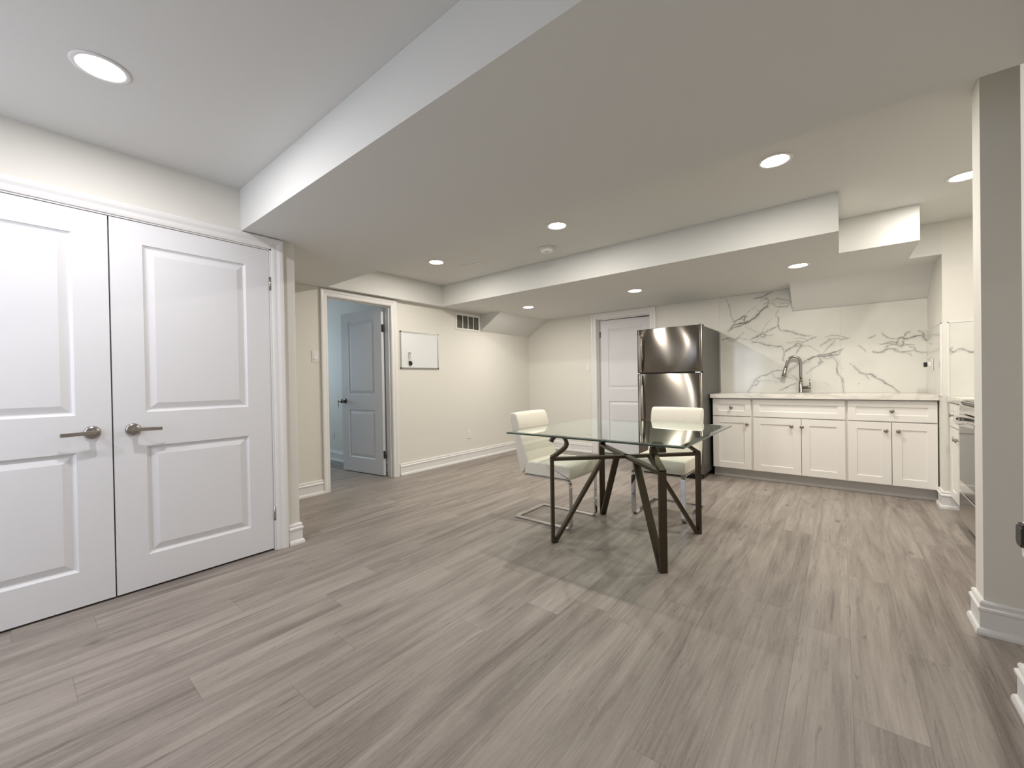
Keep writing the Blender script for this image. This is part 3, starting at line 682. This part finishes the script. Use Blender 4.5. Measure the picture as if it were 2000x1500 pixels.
# ---------------------------------------------------------------- marble backsplash
VEINS=[(5,0.80,[(-0.800,2.060),(-0.759,2.070),(-0.703,2.076),(-0.655,2.097),(-0.604,2.110)]),
(4,0.50,[(-1.083,2.106),(-1.079,2.052),(-1.049,2.000),(-1.045,1.883),(-1.017,1.802)]),
(10,0.75,[(-1.084,1.702),(-1.039,1.751),(-1.017,1.778),(-0.953,1.786),(-0.902,1.781),(-0.844,1.803),(-0.778,1.839),(-0.741,1.872),(-0.697,1.927),(-0.665,1.951)]),
(7,0.70,[(-1.075,1.711),(-1.005,1.743),(-0.911,1.768),(-0.828,1.797)]),
(8,0.75,[(-1.017,1.807),(-0.953,1.834),(-0.902,1.867),(-0.885,1.851),(-0.906,1.820),(-0.903,1.776)]),
(5,0.35,[(-0.902,1.867),(-0.843,1.917),(-0.777,1.965)]),
(4,0.40,[(-0.769,1.927),(-0.737,1.885)]),
(10,0.35,[(-0.728,2.033),(-0.680,2.050),(-0.656,2.023),(-0.665,1.969),(-0.681,1.934)]),
(9,0.30,[(-0.704,1.984),(-0.656,1.996),(-0.602,1.970),(-0.571,1.939)]),
(7,0.45,[(-0.617,2.023),(-0.555,2.032),(-0.479,2.013),(-0.431,1.970)]),
(9,0.30,[(-0.556,1.964),(-0.495,1.970),(-0.443,1.958)]),
(7,0.45,[(-0.587,1.936),(-0.526,1.933),(-0.473,1.928),(-0.450,1.946)]),
(20,0.15,[(-0.656,2.005),(-0.571,1.993),(-0.465,1.988)]),
(6,0.30,[(-0.549,1.918),(-0.576,1.875),(-0.588,1.840)]),
(5,0.65,[(-0.569,1.838),(-0.553,1.809),(-0.560,1.737),(-0.551,1.700),(-0.540,1.662)]),
(8,0.50,[(-0.540,1.662),(-0.483,1.648),(-0.431,1.634),(-0.365,1.606),(-0.307,1.584),(-0.254,1.575)]),
(6,0.60,[(-0.551,1.711),(-0.605,1.691),(-0.652,1.668),(-0.700,1.635)]),
(4,0.30,[(-0.619,1.826),(-0.667,1.748),(-0.699,1.686),(-0.732,1.642)]),
(4,0.35,[(-0.903,1.733),(-0.845,1.700),(-0.788,1.666),(-0.744,1.657)]),
(8,0.60,[(-0.830,1.585),(-0.781,1.609),(-0.740,1.638),(-0.700,1.658)]),
(7,0.55,[(-0.744,1.643),(-0.708,1.631),(-0.680,1.619),(-0.700,1.593),(-0.732,1.605),(-0.744,1.643)]),
(5,0.40,[(-0.700,1.612),(-0.637,1.611),(-0.598,1.610)]),
(4,0.35,[(-0.797,1.568),(-0.748,1.588),(-0.732,1.605)]),
(5,0.50,[(-0.847,1.572),(-0.805,1.606),(-0.732,1.615)]),
(4,0.40,[(-0.912,1.663),(-0.946,1.632),(-0.972,1.606),(-0.921,1.587),(-0.863,1.587)]),
(9,0.50,[(-1.147,1.600),(-1.085,1.610),(-1.032,1.596),(-0.981,1.587),(-0.947,1.604)]),
(6,0.40,[(-1.076,1.575),(-1.016,1.563),(-0.972,1.582)]),
(9,0.50,[(-0.822,1.551),(-0.757,1.542),(-0.693,1.509),(-0.638,1.487),(-0.576,1.474),(-0.530,1.471)]),
(5,0.55,[(-0.530,1.471),(-0.515,1.424),(-0.512,1.370),(-0.518,1.325),(-0.509,1.302)]),
(7,0.60,[(-0.508,1.410),(-0.455,1.439),(-0.403,1.467),(-0.381,1.488)]),
(8,0.50,[(-0.381,1.488),(-0.352,1.494),(-0.337,1.476),(-0.359,1.442),(-0.389,1.390)]),
(7,0.40,[(-0.337,1.471),(-0.381,1.461),(-0.392,1.488),(-0.366,1.522),(-0.330,1.519)]),
(5,0.35,[(-0.477,1.514),(-0.425,1.513),(-0.366,1.531)]),
(6,0.55,[(-0.337,1.498),(-0.287,1.521),(-0.244,1.539),(-0.205,1.555)]),
(5,0.35,[(-0.395,1.560),(-0.336,1.560),(-0.286,1.538)]),
(4,0.35,[(-0.330,1.462),(-0.273,1.458),(-0.231,1.434),(-0.175,1.395)]),
(9,0.65,[(-0.332,1.263),(-0.296,1.297),(-0.239,1.329),(-0.183,1.348),(-0.128,1.358),(-0.080,1.368),(-0.033,1.387),(0.020,1.418)]),
(12,0.60,[(-0.190,1.340),(-0.128,1.337),(-0.074,1.347),(-0.020,1.348)]),
(8,0.45,[(-0.183,1.335),(-0.163,1.300),(-0.190,1.266),(-0.149,1.282),(-0.176,1.318)]),
(6,0.40,[(-0.149,1.320),(-0.101,1.310),(-0.060,1.325),(-0.047,1.328)]),
(5,0.55,[(-0.054,1.329),(-0.021,1.276),(-0.028,1.209),(-0.016,1.132),(0.010,1.089),(0.016,1.022),(0.021,0.946)]),
(3,0.30,[(-0.028,1.207),(0.031,1.198)]),
(6,0.35,[(-0.294,1.160),(-0.254,1.207),(-0.212,1.237),(-0.163,1.265)]),
(5,0.45,[(-0.168,1.451),(-0.127,1.483),(-0.086,1.523),(-0.045,1.528)]),
(5,0.40,[(-0.126,1.539),(-0.085,1.561),(-0.032,1.558),(0.021,1.544),(0.079,1.529)]),
(5,0.45,[(-0.039,1.532),(0.007,1.515),(0.047,1.525),(0.079,1.526)]),
(6,0.40,[(-0.045,1.519),(-0.073,1.475),(-0.127,1.393)]),
(6,0.40,[(0.020,1.418),(-0.007,1.377),(-0.020,1.352)]),
(14,0.30,[(-0.870,0.952),(-0.820,1.027),(-0.786,1.102),(-0.737,1.139)]),
(6,0.50,[(-0.862,0.956),(-0.828,1.018),(-0.779,1.036),(-0.750,1.074),(-0.786,1.083),(-0.803,1.055)]),
(6,0.50,[(-0.786,1.102),(-0.737,1.139),(-0.673,1.156),(-0.618,1.187),(-0.564,1.199),(-0.510,1.196)]),
(9,0.30,[(-0.626,1.173),(-0.595,1.118),(-0.534,1.103),(-0.473,1.120),(-0.414,1.096)]),
(4,0.30,[(-0.738,1.083),(-0.666,1.086),(-0.596,1.067),(-0.557,1.053)]),
(14,0.30,[(-0.488,1.106),(-0.443,1.204),(-0.390,1.243),(-0.339,1.263)]),
(6,0.50,[(-0.551,0.948),(-0.512,0.980),(-0.452,1.025),(-0.392,1.042)]),
(9,0.30,[(-0.451,1.142),(-0.399,1.118),(-0.377,1.078)]),
(5,0.20,[(-0.137,1.049),(-0.104,1.014)]),
(5,0.55,[(0.231,1.503),(0.257,1.518),(0.286,1.533)]),
(6,0.40,[(0.146,1.443),(0.172,1.410),(0.209,1.359)]),
(7,0.55,[(0.085,1.253),(0.123,1.209),(0.165,1.155),(0.207,1.140),(0.254,1.136),(0.277,1.114),(0.290,1.090),(0.325,1.072),(0.360,1.038),(0.400,1.014),(0.434,0.977),(0.466,0.947)]),
(6,0.40,[(0.207,1.140),(0.223,1.105),(0.241,1.081)]),
(8,0.40,[(0.148,1.043),(0.153,1.040)]),
(6,0.45,[(0.334,1.556),(0.364,1.523),(0.389,1.498),(0.423,1.493),(0.453,1.489)]),
(7,0.55,[(0.453,1.489),(0.487,1.500),(0.511,1.547),(0.545,1.556)]),
(9,0.65,[(0.448,1.483),(0.463,1.495),(0.501,1.482),(0.535,1.486),(0.573,1.496),(0.605,1.500),(0.633,1.507)]),
(8,0.50,[(0.606,1.555),(0.629,1.531),(0.640,1.500),(0.637,1.462),(0.660,1.434)]),
(10,0.50,[(0.453,1.482),(0.443,1.450),(0.438,1.423),(0.472,1.411),(0.491,1.433),(0.482,1.457),(0.501,1.479)]),
(6,0.55,[(0.328,1.431),(0.363,1.442),(0.394,1.460),(0.443,1.463)]),
(6,0.50,[(0.343,1.436),(0.393,1.443),(0.438,1.447)]),
(7,0.55,[(0.256,1.365),(0.302,1.357),(0.343,1.372),(0.373,1.390),(0.403,1.395),(0.457,1.385)]),
(8,0.45,[(0.363,1.401),(0.403,1.432),(0.438,1.430)]),
(5,0.50,[(0.472,1.414),(0.510,1.422),(0.572,1.411)]),
(6,0.50,[(0.413,1.398),(0.452,1.369),(0.495,1.356),(0.539,1.357),(0.576,1.368)]),
(5,0.50,[(0.534,1.403),(0.567,1.388),(0.586,1.357),(0.623,1.339),(0.660,1.333)]),
(4,0.40,[(0.452,1.359),(0.491,1.346),(0.524,1.351)]),
(6,0.35,[(0.515,1.338),(0.543,1.324),(0.557,1.300)]),
(4,0.25,[(0.303,1.439),(0.343,1.436)]),
(6,0.50,[(0.615,1.502),(0.633,1.475),(0.640,1.455)])]
def vein_value(P, veins, seed=1):
    rs = np.random.RandomState(seed)
    u = P[:, 0]; v = P[:, 1]
    # gentle warp makes the strokes ragged
    wu = u.copy(); wv = v.copy()
    for k in range(10):
        f_ = 18*1.45**k; a_ = .0042/1.38**k; p_ = rs.rand(4)*6.28; th = rs.rand()*6.28
        wu += a_*np.sin(f_*(u*math.cos(th)+v*math.sin(th))+p_[0]); wv += a_*np.sin(f_*(-u*math.sin(th)+v*math.cos(th))+p_[1])
    out = np.zeros(len(u))
    extra = [(max(2, wd*.45), dk*.55, [(x_+rs.uniform(-.022, .022), y_+rs.uniform(-.018, .018)) for x_, y_ in pts]) for wd, dk, pts in veins if len(pts) > 3]
    veins = list(veins) + extra
    for wd, dk, pts in veins:
        w_ = wd*.001*.66
        x = [p[0] for p in pts]; y = [p[1] for p in pts]
        idx = np.where((wu > min(x)-.04) & (wu < max(x)+.04) & (wv > min(y)-.04) & (wv < max(y)+.04))[0]
        if not len(idx): continue
        pu = wu[idx]; pv = wv[idx]; best = np.zeros(len(idx)); n_ = len(pts)-1
        ph = rs.rand()*6.28
        for i in range(n_):
            (x0, y0), (x1, y1) = pts[i], pts[i+1]; dx = x1-x0; dy = y1-y0; L2 = dx*dx+dy*dy+1e-9
            t__ = np.clip(((pu-x0)*dx+(pv-y0)*dy)/L2, 0, 1); d = np.hypot(pu-x0-t__*dx, pv-y0-t__*dy)
            s_ = (i+t__)/n_; ww = w_*(.55+.45*np.sin(s_*3.1416))*(1+.22*np.sin(23*s_+ph)+.15*np.sin(51*s_+2*ph))
            best = np.maximum(best, np.exp(-(d/ww)**2)*(.82+.18*np.sin(14*s_+ph*2)) + .26*np.exp(-(d/(ww*3.2))**2))
        out[idx] = np.maximum(out[idx], best*min(1, dk*1.2))
    return np.clip(out, 0, 1)
def slab(name, org, a, nrm, U, V, veins, step, label, thick=.008, keep=None, seed=1, seams=()):
    nu = int((U[1]-U[0])/step)+1; nv = int((V[1]-V[0])/step)+1
    us = np.linspace(U[0], U[1], nu); vs_ = np.linspace(V[0], V[1], nv)
    gu, gv = np.meshgrid(us, vs_); P = np.stack([gu.ravel(), gv.ravel()], 1)
    val = vein_value(P, veins, seed)
    for sm_ in seams: val = np.maximum(val, .35*np.exp(-((P[:, 0]-sm_)/.0015)**2))
    org = Vector(org); a = Vector(a); nrm = Vector(nrm)
    A = np.array(a); Nn = np.array(nrm); O_ = np.array(org)
    V3 = O_ + P[:, :1]*A + P[:, 1:]*np.array([0, 0, 1.]) + Nn*thick
    ii, jj = np.meshgrid(np.arange(nu-1), np.arange(nv-1)); i0 = (jj*nu+ii).ravel()
    F = np.stack([i0, i0+1, i0+1+nu, i0+nu], 1)
    if keep is not None:
        cu = (gu[:-1, :-1]+step/2).ravel(); cv = (gv[:-1, :-1]+step/2).ravel(); F = F[keep(cu, cv)]
    nV = len(V3)
    # rim back to the wall
    from collections import Counter
    e_ = np.concatenate([F[:, [0, 1]], F[:, [1, 2]], F[:, [2, 3]], F[:, [3, 0]]]); key = np.sort(e_, 1); kk = key[:, 0].astype(np.int64)*nV+key[:, 1]
    un, inv_, ct = np.unique(kk, return_inverse=True, return_counts=True); be = e_[ct[inv_.ravel()] == 1]
    bvs = np.unique(be); mp_ = {int(v_): nV+k for k, v_ in enumerate(bvs)}
    V3 = np.concatenate([V3, V3[bvs]-Nn*thick]); faces = F.tolist() + [[int(p_), mp_[int(p_)], mp_[int(q_)], int(q_)] for p_, q_ in be]
    me = bpy.data.meshes.new(name); me.from_pydata(V3.tolist(), [], faces); me.materials.append(M['marble'])
    at_ = me.attributes.new('vein', 'FLOAT', 'POINT'); full = np.zeros(len(V3)); full[:nV] = val; at_.data.foreach_set('value', full)
    me.update(); o = bpy.data.objects.new(name, me); COL.objects.link(o)
    bm = bmesh.new(); bm.from_mesh(me); bmesh.ops.delete(bm, geom=[v_ for v_ in bm.verts if not v_.link_faces], context='VERTS'); bmesh.ops.recalc_face_normals(bm, faces=bm.faces); bm.to_mesh(me); bm.free()
    return tag(o, label, 'backsplash')
BX0 = -1.163
slab('backsplash', (0, YF-.001, 0), X_, -Y_, (BX0, X3-.0005), (CZ1+.0005, ZL-.001), VEINS, .0036, 'tall grey-veined white marble backsplash behind the sink',
     keep=lambda u_, v_: ~((u_ > X4-.004) & (v_ > ZS2)), seams=(.005,))
VS = [(6, .45, [(5.63, 1.33), (5.60, 1.31), (5.58, 1.36), (5.55, 1.42)]), (6, .5, [(5.52, 1.415), (5.40, 1.40), (5.30, 1.40)]), (5, .4, [(5.63, 1.265), (5.50, 1.265), (5.38, 1.28)]),
      (5, .3, [(5.55, 1.49), (5.45, 1.45), (5.40, 1.47)]), (4, .3, [(5.30, 1.2), (5.15, 1.12)])]
slab('backsplash', (X3, 0, 0), Y_, -X_, (4.945, 5.631), (CZ1+.0005, 1.548), VS, .006, 'short marble panel on the side wall of the sink alcove, holding an outlet')
VW = [(6, .6, [(.695, 1.335), (.720, 1.300), (.745, 1.325), (.775, 1.325), (.80, 1.305), (.825, 1.295), (.85, 1.305), (.89, 1.30), (.95, 1.33)]), (6, .5, [(.705, 1.325), (.715, 1.345)]), (5, .4, [(.95, 1.33), (1.1, 1.25), (1.25, 1.27)])]
slab('backsplash', (0, YW, 0), X_, -Y_, (.704, XR-.001), (CZ1+.0005, 1.546), VW, .006, 'marble panel on the pillar face above the short worktop by the stove')
# metal edge strips of the slabs
def strip(label, boxes):
    b_ = MB()
    for q in boxes: b_.box(*q)
    return tag(b_.build('edge_strip', 'trim'), label, 'trim strip')
strip('thin white edge strip at the fridge side of the tall marble backsplash', [(BX0-.006, BX0-.0005, YF-.011, YF, CZ1, ZL-.001)])
strip('thin white edge strip round the alcove side panel of marble', [(X3-.011, X3, 4.938, 4.9445, CZ1, 1.555), (X3-.011, X3, 4.938, 5.631, 1.549, 1.555)])
strip('thin white edge strip round the marble panel on the pillar', [(.697, .7035, YW-.011, YW, CZ1, 1.553), (.697, XR, YW-.011, YW, 1.547, 1.553)])
# ---------------------------------------------------------------- stove
t_ = thing('stove', 'stainless steel stove with black glass door half hidden behind the wall stub', 'stove', (.700, 4.334, 0), R(-90))
W_ = .760
MB().box(0, W_, .0, .62, .06, .905).build('body', 'fridgeside', t_)
for fx in (.04, W_-.04): MB().cyl((fx, .06, 0), (fx, .06, .062), .015, n=12).build('foot', 'black', t_)
MB().prism([(0, .905), (0, .925), (-.012, .930), (-.022, .925), (-.022, .905)], (0, 0, 0), Y_, Z_, (W_, 0, 0)).box(0, W_, 0, .60, .905, .932).build('cooktop', 'ovenglass', t_, bevel=.003)
MB().box(0, W_, -.030, 0, .845, .903).build('control_panel', 'sshandle', t_, bevel=.004)
d_ = MB().box(.003, W_-.003, -.034, -.001, .285, .838).build('oven_door', 'sshandle', t_, bevel=.005)
MB().box(.035, W_-.035, -.036, -.033, .36, .775).build('window', 'ovenglass', d_)
pts = [(.045, -.034, .800), (.045, -.070, .800)]
b_ = MB().bar([(.05+.66*i/16, -.050-.045*math.sin(math.pi*i/16)**.6, .800) for i in range(17)], Z_, .026, .016)
b_.box(.03, .07, -.058, -.033, .786, .814).box(W_-.07, W_-.03, -.058, -.033, .786, .814)
b_.build('handle', 'chrome', d_, bevel=.004)
MB().box(.003, W_-.003, -.034, -.001, .075, .275).build('drawer', 'sshandle', t_, bevel=.005)
# ---------------------------------------------------------------- glass dining table
TC = Vector((-1.187, 2.750, 0))
t_ = thing('dining_table', 'square glass-topped dining table on angular bronze metal legs', 'dining table', TC)
gx0, gx1, gy0, gy1 = -1.858-TC.x, -.645-TC.x, 2.233-TC.y, 3.460-TC.y; gz0, gz1, bv_ = .752, .764, .024
b_ = MB()
def rect(i, z): return [(gx0+i, gy0+i, z), (gx1-i, gy0+i, z), (gx1-i, gy1-i, z), (gx0+i, gy1-i, z)]
b_.add(rect(.0, gz0), [(3, 2, 1, 0)], 0)
b_.add(rect(0, gz0)+rect(0, gz1-.0035), [(q, (q+1) % 4, 4+(q+1) % 4, 4+q) for q in range(4)], 1)
b_.add(rect(0, gz1-.0035)+rect(bv_, gz1), [(q, (q+1) % 4, 4+(q+1) % 4, 4+q) for q in range(4)], 2)
b_.add(rect(bv_, gz1), [(0, 1, 2, 3)], 0)
merge(b_.build('tabletop', ['glass', 'glassedge', 'glassbevel'], t_))
BWd, BTh = .044, .022
for i, (sx, sy) in enumerate(((-1, -1), (1, -1), (1, 1), (-1, 1))):
    u = Vector((sx, sy, 0)).normalized(); sd = Vector((-u.y, u.x, 0))
    P = lambda s_, z_: u*s_ + Z_*z_
    lg = MB().bar([P(.537, 0), P(.537, .590)], sd, BWd, BTh).bar([P(.522, .004), P(.170, .572)], sd, BWd, BTh).build('leg', 'bronze', t_, bevel=.002)
    nk = [(.541, .588), (.500, .613), (.462, .640), (.440, .660), (.431, .682), (.436, .704), (.449, .724), (.470, .737), (.494, .741), (.516, .734), (.532, .718), (.540, .699)]
    # smooth curl
    cr = []
    for k in range(len(nk)-1):
        p0, p1, p2, p3 = nk[max(k-1, 0)], nk[k], nk[k+1], nk[min(k+2, len(nk)-1)]
        for q in range(4):
            t__ = q/4
            cr.append(tuple(.5*((2*p1[c_])+(-p0[c_]+p2[c_])*t__+(2*p0[c_]-5*p1[c_]+4*p2[c_]-p3[c_])*t__**2+(-p0[c_]+3*p1[c_]-3*p2[c_]+p3[c_])*t__**3) for c_ in (0, 1)))
    cr.append(nk[-1])
    MB().bar([P(*c_) for c_ in cr], sd, BWd, BTh, smooth=False).build('support_arm', 'bronze', lg)
for k, (sx, sy) in enumerate(((1, 1), (1, -1))):
    u = Vector((sx, sy, 0)).normalized(); sd = Vector((-u.y, u.x, 0))
    MB().bar([u*-.537 + Z_*.579, u*.537 + Z_*.579], sd, BWd, BTh).build('crossbar', 'bronze', t_, bevel=.002)
# ---------------------------------------------------------------- chairs
def cushion(prof, wid, rnd=.018, nr=5):
    """closed side profile (x,z) swept across y with rounded sides"""
    N = len(prof); b_ = MB()
    P = [Vector((p[0], p[1])) for p in prof]
    area_ = sum(P[i].x*P[(i+1) % N].y-P[(i+1) % N].x*P[i].y for i in range(N)); sg = 1 if area_ > 0 else -1
    nrm = []
    for i in range(N):
        d = (P[(i+1) % N]-P[i-1]).normalized(); nrm.append(Vector((d.y, -d.x))*sg)
    ys = []
    for k in range(nr+1):
        a_ = math.pi/2*k/nr; ys.append((-wid/2+rnd*(1-math.sin(a_)), rnd*(1-math.cos(a_))))
    ys = [(-wid/2+rnd*(1-math.cos(math.pi/2*k/nr)), rnd*(1-math.sin(math.pi/2*k/nr))) for k in range(nr+1)]
    mid = 10; L = ys + [(-wid/2+rnd+(wid-2*rnd)*k/mid, -.004*math.sin(math.pi*k/mid)) for k in range(1, mid)] + [(-y_, i_) for y_, i_ in reversed(ys)]
    vv = []
    for y_, ins in L:
        for p, n_ in zip(P, nrm): q = p - n_*ins; vv.append((q.x, y_, q.y))
    K = len(L); ff = [(k*N+i, k*N+(i+1) % N, (k+1)*N+(i+1) % N, (k+1)*N+i) for k in range(K-1) for i in range(N)]
    ff += [tuple(range(N)), tuple((K-1)*N+i for i in reversed(range(N)))]
    return b_.add(vv, ff, 0, True)
def chair(label, loc, rz):
    t_ = thing('dining_chair', label, 'chair', loc, rz, 'white leather dining chairs')
    W2 = .440
    # seat cushion with soft channels running front to back
    pr_ = [(-.190, .376), (.222, .376), (.229, .383), (.234, .425), (.232, .466), (.222, .480)]
    for i in range(25):
        x_ = .195 - .345*i/24; pr_.append((x_, .482 - .004*abs(math.sin(math.pi*(i/24)*4)) ** .5 * 0 - .003*(1-abs(math.sin(math.pi*(i/24)*5)))))
    pr_ += [(-.165, .474), (-.188, .46)]
    se = cushion(pr_, W2-.004, .014).build('seat', 'leather', t_)
    # backrest: channelled front, straight rear
    f0, f1 = Vector((-.160, .470)), Vector((-.236, .705)); r0, r1 = Vector((-.238, .380)), Vector((-.305, .700))
    pr_ = [(-.236, .380), (-.215, .378), (-.196, .40), (-.172, .45)]
    n_ = 32
    for i in range(n_+1):
        u_ = i/n_; p = f0.lerp(f1, u_); bl = .0045*abs(math.sin(math.pi*u_*3))**.5
        pr_.append((p.x+bl, p.y))
    pr_ += [(-.245, .712), (-.29, .712), (-.310, .702)]
    cushion(pr_, W2, .013).build('backrest', 'leather', t_)
    pr_ = [(-.243, .714)]
    for i in range(1, 12):
        u_ = i/12; p = Vector((-.240, .714)).lerp(Vector((-.268, .842)), u_); pr_.append((p.x+.010*math.sin(math.pi*u_)**.5, p.y))
    pr_ += [(-.270, .850), (-.280, .860), (-.300, .864), (-.325, .860), (-.338, .848), (-.336, .80), (-.312, .712), (-.28, .712)]
    cushion(pr_, W2, .014).build('head_pad', 'leather', t_)
    # chrome flat-bar cantilever frame
    for s_ in (-1, 1):
        y_ = s_*(W2/2-.022); r_ = .035; p = [(-.20, y_, .369)]
        p += [(.190+r_*math.sin(R(a_)), y_, .369-r_+r_*math.cos(R(a_))) for a_ in range(0, 91, 15)]
        p += [(.190+r_*math.cos(R(a_)), y_, .0055+r_-r_*math.sin(R(a_))) for a_ in range(0, 91, 15)]
        p += [(-.298, y_, .0055)]
        MB().bar(p, (0, 1, 0), .038, .010, smooth=False).build('side_frame', 'chrome', t_, bevel=.0015)
    MB().box(-.318, -.278, -W2/2+.041, W2/2-.041, .0005, .0105).build('floor_bar', 'chrome', t_, bevel=.002)
    MB().box(.14, .18, -W2/2+.041, W2/2-.041, .365, .3745).build('seat_bar', 'chrome', t_, bevel=.002)
    MB().box(-.2, -.16, -W2/2+.041, W2/2-.041, .365, .3745).build('seat_bar', 'chrome', t_, bevel=.002)
    return t_
chair('white leather cantilever chair side-on at the table, nearest the whiteboard wall', (-1.806, 2.838, 0), 0)
chair('white leather cantilever chair behind the glass table, in front of the fridge', (-1.150, 3.488, 0), R(-90))
